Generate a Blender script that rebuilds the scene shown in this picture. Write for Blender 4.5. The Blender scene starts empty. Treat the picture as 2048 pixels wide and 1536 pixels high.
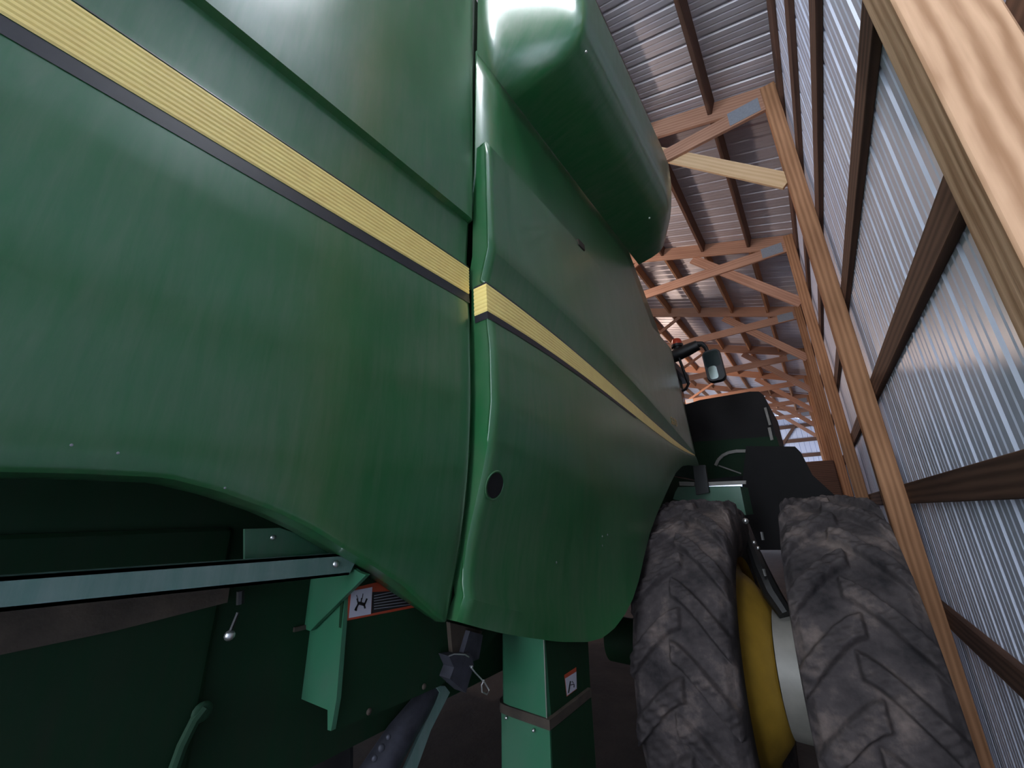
import bpy, bmesh, math, random
import numpy as np
from mathutils import Vector, Matrix

# ------------------------------------------------------------------ camera
EYE = 1.78                      # eye height above the barn floor
F_PX = 782.05                   # focal length in pixels of the 2048 x 1536 frame
# rows: world X (towards the siding), world Y (down the barn), world Z (up), in camera axes (right, down, forward)
R = np.array([[0.79545769, -0.20308335, -0.57096779],
              [0.60575531, 0.23919306, 0.75884595],
              [-0.01753745, -0.94949662, 0.31328677]])
sc = bpy.context.scene
col = sc.collection
cam_d = bpy.data.cameras.new('camera')
cam_d.sensor_width = 36.0
cam_d.lens = 36.0 * F_PX / 2048.0
cam_d.clip_start = 0.02
cam_d.clip_end = 200
cam = bpy.data.objects.new('camera', cam_d)
col.objects.link(cam)
M = Matrix.Identity(4)
for i in range(3):
    M[i][0] = R[i][0]
    M[i][1] = -R[i][1]
    M[i][2] = -R[i][2]
M[2][3] = EYE
cam.matrix_world = M
sc.camera = cam

# ------------------------------------------------------------------ light and exposure
sc.view_settings.view_transform = 'Standard'
sc.view_settings.look = 'None'
sc.view_settings.gamma = 1.0
sc.view_settings.use_curve_mapping = False
sc.view_settings.exposure = 0.7
sc.cycles.use_denoising = True
sc.cycles.max_bounces = 8
sc.cycles.diffuse_bounces = 5
sc.cycles.sample_clamp_indirect = 4.0
w = bpy.data.worlds.new('dusk_sky')
sc.world = w
w.use_nodes = True
w.node_tree.nodes['Background'].inputs[0].default_value = (0.78, 0.87, 1.0, 1)
w.node_tree.nodes['Background'].inputs[1].default_value = 7.5


def area(name, loc, target, sx, sy, power, colr):
    d = bpy.data.lights.new(name, 'AREA')
    d.shape = 'RECTANGLE'
    d.size = sx
    d.size_y = sy
    d.energy = power
    d.color = colr
    o = bpy.data.objects.new(name, d)
    col.objects.link(o)
    o.location = (loc[0], loc[1], loc[2] + EYE)
    v = Vector(target) - Vector(loc)
    o.rotation_euler = v.to_track_quat('-Z', 'Y').to_euler()
    return o


# the big end doorway behind the camera lets the sky in (light portal in the opening)
pt = area('end_doorway_portal', (-2.6, -5.05, 1.05), (-2.6, 5.0, 1.05), 5.9, 5.7, 1, (1, 1, 1))
pt.data.cycles.is_portal = True
# the shed's own lamps, hung under the trusses on the far side of the machine
for (lx, ly, lp) in ((-3.6, 5.9, 110), (-4.6, 15.2, 190)):
    d = bpy.data.lights.new('shed_lamp_light', 'POINT')
    d.energy = lp
    d.color = (1.0, 0.76, 0.62)
    d.shadow_soft_size = 0.12
    o = bpy.data.objects.new('shed_lamp_light', d)
    col.objects.link(o)
    o.location = (lx, ly, 3.9 + EYE)
# added fill light over the aisle, unseen, to brighten the panels (its housing is built further down)
area('aisle_fill_light', (-.15, .35, 3.93), (-.15, .35, 0), 1.2, .22, 26, (0.90, 0.95, 1.0))
# daylight of the far side door, beside the end wall
area('far_door_daylight', (-5.5, 22.5, 0.6), (-0.5, 26.6, 2.4), 2.5, 2.5, 220, (0.8, 0.88, 1.0))


# ------------------------------------------------------------------ unprojection (metres relative to the eye)
def ray(u, v):
    return R @ np.array([u - 1024.0, v - 768.0, F_PX])


def onX(u, v, x):
    r = ray(u, v)
    return r * (x / r[0])


def onY(u, v, y):
    r = ray(u, v)
    return r * (y / r[1])


# ------------------------------------------------------------------ materials
def lin(c):
    return tuple(((x / 255 + 0.055) / 1.055) ** 2.4 if x / 255 > 0.04045 else x / 255 / 12.92 for x in c)


def mat_base(name):
    m = bpy.data.materials.new(name)
    m.use_nodes = True
    nt = m.node_tree
    return m, nt, nt.nodes['Principled BSDF']


def nd(nt, t, **kw):
    n = nt.nodes.new(t)
    for k, v in kw.items():
        setattr(n, k, v)
    return n


def mapped_noise(nt, scale, detail=4, stretch=(1, 1, 1), rough=0.55, dist=0.0, rand=False):
    tc = nd(nt, 'ShaderNodeTexCoord')
    mp = nd(nt, 'ShaderNodeMapping')
    mp.inputs['Scale'].default_value = stretch
    nt.links.new(tc.outputs['Object'], mp.inputs['Vector'])
    if rand:
        oi = nd(nt, 'ShaderNodeObjectInfo')
        mu = nd(nt, 'ShaderNodeVectorMath', operation='SCALE')
        mu.inputs[0].default_value = (7.3, 3.1, 5.7)
        nt.links.new(oi.outputs['Random'], mu.inputs['Scale'])
        nt.links.new(mu.outputs[0], mp.inputs['Location'])
    no = nd(nt, 'ShaderNodeTexNoise')
    no.inputs['Scale'].default_value = scale
    no.inputs['Detail'].default_value = detail
    no.inputs['Roughness'].default_value = rough
    no.inputs['Distortion'].default_value = dist
    nt.links.new(mp.outputs[0], no.inputs['Vector'])
    return no, mp


def ramp(nt, src, stops):
    r = nd(nt, 'ShaderNodeValToRGB')
    e = r.color_ramp.elements
    e[0].position, e[0].color = stops[0][0], (*stops[0][1], 1)
    e[1].position, e[1].color = stops[-1][0], (*stops[-1][1], 1)
    for p, c in stops[1:-1]:
        x = e.new(p)
        x.color = (*c, 1)
    nt.links.new(src, r.inputs['Fac'])
    return r


def bump(nt, src, b, strength, dist):
    bp = nd(nt, 'ShaderNodeBump')
    bp.inputs['Strength'].default_value = strength
    bp.inputs['Distance'].default_value = dist
    nt.links.new(src, bp.inputs['Height'])
    nt.links.new(bp.outputs[0], b.inputs['Normal'])
    return bp


def plain(name, c, rough=0.5, metal=0.0, var=0.12, scale=8.0, coat=0.0, bmp=0.0):
    m, nt, b = mat_base(name)
    no, _ = mapped_noise(nt, scale, 5)
    lo = tuple(x * (1 - var) for x in c)
    hi = tuple(min(1, x * (1 + var)) for x in c)
    r = ramp(nt, no.outputs['Fac'], [(0.3, lo), (0.7, hi)])
    nt.links.new(r.outputs[0], b.inputs['Base Color'])
    b.inputs['Roughness'].default_value = rough
    b.inputs['Metallic'].default_value = metal
    b.inputs['Coat Weight'].default_value = coat
    b.inputs['Coat Roughness'].default_value = 0.15
    if bmp:
        bump(nt, no.outputs['Fac'], b, bmp, 0.01)
    return m


def wood(name, dark, light, band=9.0, dist=2.5, contrast=1.0, ringy=(0.10, 1, 1), bmp=0.25):
    """grain runs along the object's own X axis"""
    m, nt, b = mat_base(name)
    tc = nd(nt, 'ShaderNodeTexCoord')
    oi = nd(nt, 'ShaderNodeObjectInfo')
    mu = nd(nt, 'ShaderNodeVectorMath', operation='SCALE')
    mu.inputs[0].default_value = (3.3, 0.31, 0.57)
    nt.links.new(oi.outputs['Random'], mu.inputs['Scale'])
    mp = nd(nt, 'ShaderNodeMapping')
    mp.inputs['Scale'].default_value = ringy
    nt.links.new(tc.outputs['Object'], mp.inputs['Vector'])
    nt.links.new(mu.outputs[0], mp.inputs['Location'])
    wv = nd(nt, 'ShaderNodeTexWave', wave_type='RINGS', rings_direction='X')
    wv.inputs['Scale'].default_value = band
    wv.inputs['Distortion'].default_value = dist
    wv.inputs['Detail'].default_value = 2.5
    wv.inputs['Detail Scale'].default_value = 1.6
    nt.links.new(mp.outputs[0], wv.inputs['Vector'])
    fib, _ = mapped_noise(nt, 60, 4, (0.04, 1, 1), rand=True)
    blot, _ = mapped_noise(nt, 2.2, 3, (0.5, 1, 1), rand=True)
    a = nd(nt, 'ShaderNodeMath', operation='MULTIPLY')
    a.inputs[1].default_value = 0.45 * contrast
    nt.links.new(wv.outputs['Fac'], a.inputs[0])
    c = nd(nt, 'ShaderNodeMath', operation='MULTIPLY_ADD')
    c.inputs[1].default_value = 0.35
    nt.links.new(fib.outputs['Fac'], c.inputs[0])
    nt.links.new(a.outputs[0], c.inputs[2])
    d = nd(nt, 'ShaderNodeMath', operation='MULTIPLY_ADD')
    d.inputs[1].default_value = 0.5
    nt.links.new(blot.outputs['Fac'], d.inputs[0])
    nt.links.new(c.outputs[0], d.inputs[2])
    r = ramp(nt, d.outputs[0], [(0.25, dark), (0.85, light)])
    nt.links.new(r.outputs[0], b.inputs['Base Color'])
    b.inputs['Roughness'].default_value = 0.8
    b.inputs['Specular IOR Level'].default_value = 0.25
    bump(nt, fib.outputs['Fac'], b, bmp, 0.004)
    return m


def paint(name, c, dusty, rough=0.3, streak=True, coat=0.35, dust=0.35, spec=0.5):
    """glossy machine enamel with a thin film of dust and wiped streaks"""
    m, nt, b = mat_base(name)
    no, _ = mapped_noise(nt, 1.6, 5, (1, 1, 1), rough=0.6)
    st, _ = mapped_noise(nt, 5.0, 6, (1, 6.0, 0.7), rough=0.7, dist=0.4)
    fi, _ = mapped_noise(nt, 240.0, 2)
    mx = nd(nt, 'ShaderNodeMath', operation='MULTIPLY')
    nt.links.new(no.outputs['Fac'], mx.inputs[0])
    nt.links.new(st.outputs['Fac'], mx.inputs[1])
    r = ramp(nt, mx.outputs[0], [(0.18, (0, 0, 0)), (0.42, (dust, dust, dust))])
    mix = nd(nt, 'ShaderNodeMix', data_type='RGBA')
    mix.inputs[6].default_value = (*c, 1)
    mix.inputs[7].default_value = (*dusty, 1)
    nt.links.new(r.outputs[0], mix.inputs[0])
    nt.links.new(mix.outputs[2], b.inputs['Base Color'])
    rr = nd(nt, 'ShaderNodeMapRange')
    rr.inputs['To Min'].default_value = rough
    rr.inputs['To Max'].default_value = rough + 0.25
    nt.links.new(r.outputs[0], rr.inputs['Value'])
    nt.links.new(rr.outputs[0], b.inputs['Roughness'])
    b.inputs['Specular IOR Level'].default_value = spec
    b.inputs['Coat Weight'].default_value = coat
    b.inputs['Coat Roughness'].default_value = 0.2
    b.inputs['Coat IOR'].default_value = 1.6
    wv, _ = mapped_noise(nt, 3.0, 2, (1, 1, 0.6))
    bb = bump(nt, fi.outputs['Fac'], b, 0.04, 0.001)
    b2 = nd(nt, 'ShaderNodeBump')
    b2.inputs['Strength'].default_value = 0.6
    b2.inputs['Distance'].default_value = 0.012
    nt.links.new(wv.outputs['Fac'], b2.inputs['Height'])
    nt.links.new(b2.outputs[0], bb.inputs['Normal'])
    return m


GREEN = paint('green_enamel', (0.017, 0.118, 0.036), (0.12, 0.155, 0.10), dust=0.42, coat=0.6)
GREEN_IN = paint('green_chassis_paint', (0.024, 0.125, 0.062), (0.09, 0.13, 0.10), rough=0.42, coat=0.1, dust=0.5)
GREEN_DK = paint('dusty_shade_green_paint', (0.006, 0.028, 0.011), (0.022, 0.026, 0.017), rough=0.6, coat=0.0, dust=0.5, spec=0.15)  # the machine's green darkened in colour, standing for shade on sides and underbody
GREEN_MID = paint('dull_green_lever_paint', (0.010, 0.045, 0.02), (0.03, 0.04, 0.03), rough=0.6, coat=0.0, dust=0.5, spec=0.2)
YELLOW = plain('yellow_stripe_film', lin((255, 224, 138)), 0.4, 0, 0.06, 20, 0.2)
YELLOW_RIM = plain('yellow_wheel_paint', lin((148, 116, 40)), 0.5, 0, 0.2, 6)
BLACK = plain('black_stripe_film', lin((34, 34, 40)), 0.45, 0, 0.15, 30)
BLACK_PL = plain('black_plastic', lin((16, 16, 17)), 0.5, 0, 0.2, 30)
CHARCOAL = plain('near_black_machinery_paint', lin((14, 13, 14)), 0.8, 0, 0.3, 6)
ZINC = plain('zinc_plated_steel', (0.62, 0.62, 0.6), 0.3, 0.9, 0.1, 60)
STEELBAR = paint('green_grey_bar_paint', (0.10, 0.19, 0.16), (0.22, 0.27, 0.25), rough=0.4, coat=0.1, dust=0.7)
GREYMET = plain('grey_cast_iron', lin((66, 66, 74)), 0.55, 0.5, 0.25, 30)
WHITE_ST = plain('white_sticker_film', lin((176, 174, 184)), 0.5, 0, 0.04, 30)
ORANGE_ST = plain('orange_sticker_film', lin((158, 60, 32)), 0.5, 0, 0.06, 30)
BLACK_ST = plain('black_sticker_ink', lin((20, 18, 20)), 0.5, 0, 0.1, 30)
GREY_INK = plain('grey_sticker_print', lin((120, 120, 125)), 0.5, 0, 0.1, 30)
GOLD = plain('gold_lettering_film', lin((170, 150, 96)), 0.35, 0.2, 0.1, 30)
RUST = plain('dusty_rusty_steel', lin((62, 53, 44)), 0.8, 0.1, 0.35, 14, bmp=0.3)
AMBER = plain('amber_beacon_plastic', lin((200, 62, 20)), 0.3, 0, 0.15, 20)
GALV = plain('galvanised_connector_plate', lin((150, 156, 165)), 0.5, 0.3, 0.1, 40)
PALEGREY = plain('pale_grey_metal', lin((122, 119, 112)), 0.5, 0.2, 0.12, 12)
MIRRORG, _nt, _b = mat_base('mirror_glass')
_b.inputs['Base Color'].default_value = (0.75, 0.85, 0.82, 1)
_b.inputs['Metallic'].default_value = 1
_b.inputs['Roughness'].default_value = 0.12
GLASS, _nt, _b = mat_base('dark_cab_glass')
_b.inputs['Base Color'].default_value = (0.02, 0.03, 0.03, 1)
_b.inputs['Roughness'].default_value = 0.08

WOOD = wood('pine_lumber', lin((128, 88, 60)), lin((198, 148, 110)), contrast=.6)
WOOD_PINK = wood('reddish_pine_truss_lumber', lin((150, 108, 88)), lin((200, 156, 130)), contrast=.5)
WOOD_PALE = wood('fresh_pale_lumber', lin((196, 158, 116)), lin((226, 196, 156)), contrast=0.5)
WOOD_DARK = wood('weathered_brown_lumber', lin((70, 52, 44)), lin((112, 84, 70)))
WOOD_POST = wood('rough_sawn_post_wood', lin((150, 108, 76)), lin((222, 180, 146)), band=11.0, dist=4.0,
                 contrast=0.8, ringy=(0.22, 1, 1), bmp=0.4)

# siding / roof steel
STEEL, nt, b = mat_base('bluish_white_ribbed_steel')
no, _ = mapped_noise(nt, 1.3, 4)
r_ = ramp(nt, no.outputs['Fac'], [(0.3, (0.64, 0.69, 0.84)), (0.7, (0.72, 0.77, 0.91))])
nt.links.new(r_.outputs[0], b.inputs['Base Color'])
b.inputs['Metallic'].default_value = 0.12
b.inputs['Roughness'].default_value = 0.38
ROOFST, nt, b = mat_base('grey_ribbed_roof_steel')
no, _ = mapped_noise(nt, 1.3, 4)
r_ = ramp(nt, no.outputs['Fac'], [(0.3, (0.52, 0.49, 0.53)), (0.7, (0.62, 0.59, 0.63))])
nt.links.new(r_.outputs[0], b.inputs['Base Color'])
b.inputs['Metallic'].default_value = 0.3
b.inputs['Roughness'].default_value = 0.42

# tyre rubber with dried dust in patches
RUBBER, nt, b = mat_base('dusty_tyre_rubber')
no, _ = mapped_noise(nt, 5.0, 7, rough=0.65)
n2, _ = mapped_noise(nt, 40.0, 4)
r_ = ramp(nt, no.outputs['Fac'], [(0.32, lin((36, 33, 35))), (0.52, lin((66, 60, 60))), (0.72, lin((110, 97, 91)))])
nt.links.new(r_.outputs[0], b.inputs['Base Color'])
b.inputs['Roughness'].default_value = 0.85
b.inputs['Specular IOR Level'].default_value = 0.2
bump(nt, n2.outputs['Fac'], b, 0.35, 0.006)
DIRT, nt, b = mat_base('packed_dirt_floor')
no, _ = mapped_noise(nt, 3.0, 7, rough=0.65)
r_ = ramp(nt, no.outputs['Fac'], [(0.3, lin((30, 26, 24))), (0.7, lin((56, 49, 44)))])
nt.links.new(r_.outputs[0], b.inputs['Base Color'])
b.inputs['Roughness'].default_value = 0.95
bump(nt, no.outputs['Fac'], b, 0.5, 0.03)


BOUNCE_GROUND = plain('pale_bounce_ground', (0.68, 0.66, 0.62), 0.9, 0, 0.1, 2)  # unseen outside ground, made pale to bounce sky light up to the roof


# ------------------------------------------------------------------ mesh helpers
def wloc(o):
    v = Vector((0, 0, 0))
    while o is not None:
        v += o.location
        o = o.parent
    return v


def new_obj(name, verts, faces, m, parent=None, angle=35, origin=None, face=None):
    """verts in metres relative to the eye; origin likewise (top-level meshes)"""
    me = bpy.data.meshes.new(name)
    off = Vector((0, 0, EYE))
    base = wloc(parent) if parent is not None else Vector((0, 0, 0))
    loc = Vector((0, 0, 0))
    if origin is not None:
        loc = Vector(origin) + off - base
    me.from_pydata([tuple(Vector(v) + off - base - loc) for v in verts], [], [tuple(f) for f in faces])
    me.validate()
    bm = bmesh.new()
    bm.from_mesh(me)
    bmesh.ops.recalc_face_normals(bm, faces=bm.faces)
    if face is not None:        # open sheet: its outside looks along `face`
        if sum((f.normal.dot(Vector(face)) * f.calc_area() for f in bm.faces), 0.0) < 0:
            bmesh.ops.reverse_faces(bm, faces=bm.faces[:])
    bm.to_mesh(me)
    bm.free()
    if isinstance(m, (list, tuple)):
        for x in m:
            me.materials.append(x)
    else:
        me.materials.append(m)
    if angle:
        me.shade_smooth()
        me.set_sharp_from_angle(angle=math.radians(angle))
    o = bpy.data.objects.new(name, me)
    col.objects.link(o)
    o.location = loc
    o.parent = parent
    return o


def solidify(o, t, offset=-1.0):
    md = o.modifiers.new('thickness', 'SOLIDIFY')
    md.thickness = t
    md.offset = offset
    return o


def empty(name, loc, label, cat, group=None):
    o = bpy.data.objects.new(name, None)
    o.empty_display_size = 0.1
    col.objects.link(o)
    o.location = (loc[0], loc[1], loc[2] + EYE)
    tag(o, label, cat, group)
    return o


def tag(o, label, cat, group=None, kind=None):
    if label:
        o['label'] = label
    if cat:
        o['category'] = cat
    if group:
        o['group'] = group
    if kind:
        o['kind'] = kind
    return o


def struct(o):
    o['kind'] = 'structure'
    return o


class MB:
    def __init__(s):
        s.v, s.f = [], []

    def add(s, vs, fs):
        n = len(s.v)
        s.v += [tuple(map(float, v)) for v in vs]
        s.f += [tuple(n + i for i in f) for f in fs]
        return s

    def box(s, x0, x1, y0, y1, z0, z1, bev=0.0):
        if bev <= 0:
            s.add([(x, y, z) for x in (x0, x1) for y in (y0, y1) for z in (z0, z1)],
                  [(0, 1, 3, 2), (4, 6, 7, 5), (0, 4, 5, 1), (2, 3, 7, 6), (0, 2, 6, 4), (1, 5, 7, 3)])
            return s
        bm = bmesh.new()
        bmesh.ops.create_cube(bm, size=1.0)
        for v in bm.verts:
            v.co = Vector(((x0 + x1) / 2 + v.co.x * (x1 - x0), (y0 + y1) / 2 + v.co.y * (y1 - y0),
                           (z0 + z1) / 2 + v.co.z * (z1 - z0)))
        bmesh.ops.bevel(bm, geom=bm.edges[:], offset=bev, segments=3, affect='EDGES', profile=0.6)
        bm.verts.index_update()
        s.add([v.co[:] for v in bm.verts], [[v.index for v in f.verts] for f in bm.faces])
        bm.free()
        return s

    def prism(s, poly, n):
        """poly: 3-D outline; n: extrusion vector"""
        k = len(poly)
        n = np.array(n, float)
        a = [np.array(p, float) for p in poly]
        s.add([tuple(p) for p in a] + [tuple(p + n) for p in a],
              [tuple(range(k)), tuple(range(2 * k - 1, k - 1, -1))] +
              [(i, (i + 1) % k, k + (i + 1) % k, k + i) for i in range(k)])
        return s

    def tube(s, pts, rad, seg=12):
        pts = [Vector(p) for p in pts]
        rads = rad if isinstance(rad, (list, tuple)) else [rad] * len(pts)
        n0 = len(s.v)
        prev = None
        for i, p in enumerate(pts):
            t = (pts[min(i + 1, len(pts) - 1)] - pts[max(i - 1, 0)]).normalized()
            if prev is None:
                a = t.orthogonal().normalized()
            else:
                a = (prev - t * prev.dot(t)).normalized()
            prev = a
            b_ = t.cross(a)
            for k in range(seg):
                th = 2 * math.pi * k / seg
                s.v.append(tuple(p + (a * math.cos(th) + b_ * math.sin(th)) * rads[i]))
        for i in range(len(pts) - 1):
            for k in range(seg):
                k2 = (k + 1) % seg
                s.f.append((n0 + i * seg + k, n0 + i * seg + k2, n0 + (i + 1) * seg + k2, n0 + (i + 1) * seg + k))
        s.f.append(tuple(n0 + k for k in range(seg)))
        s.f.append(tuple(n0 + (len(pts) - 1) * seg + k for k in reversed(range(seg))))
        return s

    def lathe_x(s, prof, cx, cy, cz, seg=64, closed=True):
        """prof: list of (x offset, radius) round an axis along X"""
        n0 = len(s.v)
        k = len(prof)
        for j in range(seg):
            th = 2 * math.pi * j / seg
            for (dx, r) in prof:
                s.v.append((cx + dx, cy + r * math.cos(th), cz + r * math.sin(th)))
        for j in range(seg):
            j2 = (j + 1) % seg
            for i in range(k if closed else k - 1):
                i2 = (i + 1) % k
                s.f.append((n0 + j * k + i, n0 + j * k + i2, n0 + j2 * k + i2, n0 + j2 * k + i))
        return s

    def dome(s, c, n, r, h, seg=16):
        c = Vector(c)
        n = Vector(n).normalized()
        a = n.orthogonal().normalized()
        b_ = n.cross(a)
        n0 = len(s.v)
        rings = 4
        for i in range(rings):
            ph = (math.pi / 2) * i / rings
            for k in range(seg):
                th = 2 * math.pi * k / seg
                s.v.append(tuple(c + (a * math.cos(th) + b_ * math.sin(th)) * r * math.cos(ph) + n * h * math.sin(ph)))
        s.v.append(tuple(c + n * h))
        for i in range(rings - 1):
            for k in range(seg):
                k2 = (k + 1) % seg
                s.f.append((n0 + i * seg + k, n0 + i * seg + k2, n0 + (i + 1) * seg + k2, n0 + (i + 1) * seg + k))
        for k in range(seg):
            s.f.append((n0 + 3 * seg + k, n0 + 3 * seg + (k + 1) % seg, n0 + rings * seg))
        s.f.append(tuple(n0 + k for k in reversed(range(seg))))
        return s

    def build(s, name, m, parent=None, angle=35, origin=None):
        return new_obj(name, s.v, s.f, m, parent, angle, origin)


def grid_faces(nr, nc, n0=0):
    return [(n0 + i * nc + j, n0 + i * nc + j + 1, n0 + (i + 1) * nc + j + 1, n0 + (i + 1) * nc + j)
            for i in range(nr - 1) for j in range(nc - 1)]


beam_cache = {}


def beam(name, p0, p1, wid, dep, m, parent=None, up=(0, 0, 1), bev=0.003):
    """sawn board from p0 to p1 (centre line), wid across, dep along `up`; grain along its own X"""
    p0, p1 = Vector(p0), Vector(p1)
    L = (p1 - p0).length
    key = (round(L, 3), round(wid, 4), round(dep, 4), m.name)
    if key not in beam_cache:
        mb = MB().box(-L / 2, L / 2, -wid / 2, wid / 2, -dep / 2, dep / 2, 0)
        me = bpy.data.meshes.new(name)
        me.from_pydata(mb.v, [], mb.f)
        bm = bmesh.new()
        bm.from_mesh(me)
        bmesh.ops.recalc_face_normals(bm, faces=bm.faces)
        bmesh.ops.bevel(bm, geom=bm.edges[:], offset=bev, segments=1, affect='EDGES')
        bm.to_mesh(me)
        bm.free()
        me.materials.append(m)
        beam_cache[key] = me
    o = bpy.data.objects.new(name, beam_cache[key])
    col.objects.link(o)
    x = (p1 - p0).normalized()
    z = Vector(up)
    z = (z - x * z.dot(x)).normalized()
    y = z.cross(x)
    mt = Matrix((x, y, z)).transposed()
    c = (p0 + p1) / 2 + Vector((0, 0, EYE))
    if parent is not None:
        o.parent = parent
        c = c - wloc(parent)
    o.rotation_euler = mt.to_euler()
    o.location = c
    return o


# ------------------------------------------------------------------ the shed (setting)
BAY = 3.22
Y0P = 1.07                       # near edge of the nearest post
YB, YF = -5.0, 26.9              # back (open) end and far end wall
XS = 0.565                       # inner face of the siding
XL = -12.6
ZR0, SLOPE = 4.58, 0.335         # roof height at x = .47 and its slope
RIDGE = -6.06


def roof_z(x):
    return ZR0 + SLOPE * (0.47 - x) if x >= RIDGE else ZR0 + SLOPE * (0.47 - RIDGE) - SLOPE * (RIDGE - x)


o = struct(new_obj('floor', [(XL - .3, YB, -1.78), (3, YB, -1.78), (3, YF + .3, -1.78), (XL - .3, YF + .3, -1.78),
                             (XL - .3, YB, -1.98), (3, YB, -1.98), (3, YF + .3, -1.98), (XL - .3, YF + .3, -1.98)],
                   [(0, 1, 2, 3), (4, 7, 6, 5), (0, 4, 5, 1), (1, 5, 6, 2), (2, 6, 7, 3), (3, 7, 4, 0)], DIRT, angle=0))


struct(MB().box(XL - 6, 9, YB - 22, YB, -1.98, -1.785).build('floor_outside', BOUNCE_GROUND, angle=0))  # out-of-view ground added as a reflector in front of the doorway


def rib_profile(length, pitch=0.2286, depth=0.024):
    """(distance, outward recess) of a ribbed steel sheet: one major rib and two minor ones per pitch"""
    pts = []
    n = int(length / pitch) + 1
    for i in range(n):
        a = i * pitch
        pts += [(a, 0), (a + .012, depth), (a + .034, depth), (a + .046, 0),
                (a + .092, 0), (a + .098, .004), (a + .108, .004), (a + .114, 0),
                (a + .160, 0), (a + .166, .004), (a + .176, .004), (a + .182, 0)]
    return [p for p in pts if p[0] <= length]


PR = rib_profile(YF - YB)
YW = YB
PW = rib_profile(YF - YW)
vs, fs = [], []
for (d, rec) in PW:
    vs += [(XS + rec, YW + d, -1.75), (XS + rec, YW + d, roof_z(XS + rec) + .01)]
for i in range(len(PW) - 1):
    fs.append((2 * i, 2 * i + 1, 2 * i + 3, 2 * i + 2))
struct(solidify(new_obj('wall_right', vs, fs, STEEL, angle=0), 0.004, 0))
vs, fs = [], []
for (d, rec) in PR:
    vs += [(XS + .25, YB + d, roof_z(XS + .25) + rec), (RIDGE, YB + d, roof_z(RIDGE) + rec),
           (XL - .2, YB + d, roof_z(XL - .2) + rec)]
for i in range(len(PR) - 1):
    for k in (0, 1):
        fs.append((3 * i + k, 3 * i + 3 + k, 3 * i + 4 + k, 3 * i + 1 + k))
struct(solidify(new_obj('ceiling', vs, fs, ROOFST, angle=0), 0.004, 0))
# far end wall (gable) of the same steel, left wall
vs, fs = [], []
PE = rib_profile(XS - XL)
for (d, rec) in PE:
    x = XS - d
    vs += [(x, YF + rec, -1.75), (x, YF + rec, roof_z(x) + .01)]
for i in range(len(PE) - 1):
    fs.append((2 * i, 2 * i + 1, 2 * i + 3, 2 * i + 2))
struct(solidify(new_obj('wall_far', vs, fs, STEEL, angle=0), 0.004, 0))
struct(MB().box(XL - .12, XL, YB, YF, -1.78, 4.52).build('wall_left', STEEL, angle=0))
# back end wall
mb = MB()
mb.box(XL, -5.6, YB - .1, YB, -1.78, 4.5)
mb.box(0.40, XS, YB - .1, YB, -1.78, 4.5)
mb.prism([(XL, YB, 3.88), (XS, YB, 3.88), (XS, YB, 4.5), (RIDGE, YB, roof_z(RIDGE) - .03), (XL, YB, 4.5)], (0, -.1, 0))
struct(mb.build('wall_back', STEEL, angle=0))

ORD = ['nearest', 'second', 'third', 'fourth', 'fifth', 'sixth', 'seventh', 'eighth', 'ninth']
# posts -------------------------------------------------------------
for i in range(8):
    y = Y0P + BAY * i + (0.0 if i == 0 else 0.01)
    if i == 0:
        p = beam('wall_post', (.455, y + .07, -1.78), (.455, y + .07, 4.5), .14, .14, WOOD_POST, up=(1, 0, 0), bev=0.005)
        tag(p, 'nearest wooden wall post, huge and pale with bold wavy grain, at the right edge', 'post', 'wall posts along the siding')
    else:
        p = beam('wall_post', (.455, y + .07, -1.78), (.455, y + .07, 4.56), .14, .14, WOOD, up=(1, 0, 0), bev=0.004)
        tag(p, {1: 'orange-brown wall post carrying the cream knee brace, second from the camera',
                2: 'third wall post from the camera, slim strip left of the orange-brown one'}.get(
            i, ORD[i] + ' wall post from the camera, far down the siding'), 'post', 'wall posts along the siding')
# girts -------------------------------------------------------------
for zc, lb in ((-.75, 'lowest girt board on the siding, dark behind the outer tyre'),
               (.088, 'girt board crossing the siding at the height of the tyre tops'),
               (.945, 'second girt board above the tyre tops, slanting broadly down across the siding'),
               (1.828, 'third girt board above the tyre tops, passing behind the large near post'),
               (2.725, 'fourth girt board above the tyre tops, nearly upright in the picture'),
               (3.50, 'topmost narrow girt board, just below the eave board')):
    g = beam('wall_girt', (.544, YB + .02, zc), (.544, YF - .05, zc), .037, .145, WOOD_DARK, bev=0.003)
    tag(g, lb, 'board', 'girt boards nailed across the siding')
e = beam('eave_board', (.545, YB + .05, 4.36), (.545, YF - .05, 4.36), .034, .24, WOOD_DARK)
tag(e, 'brown eave board running along the top of the siding under the roof', 'board')

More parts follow.
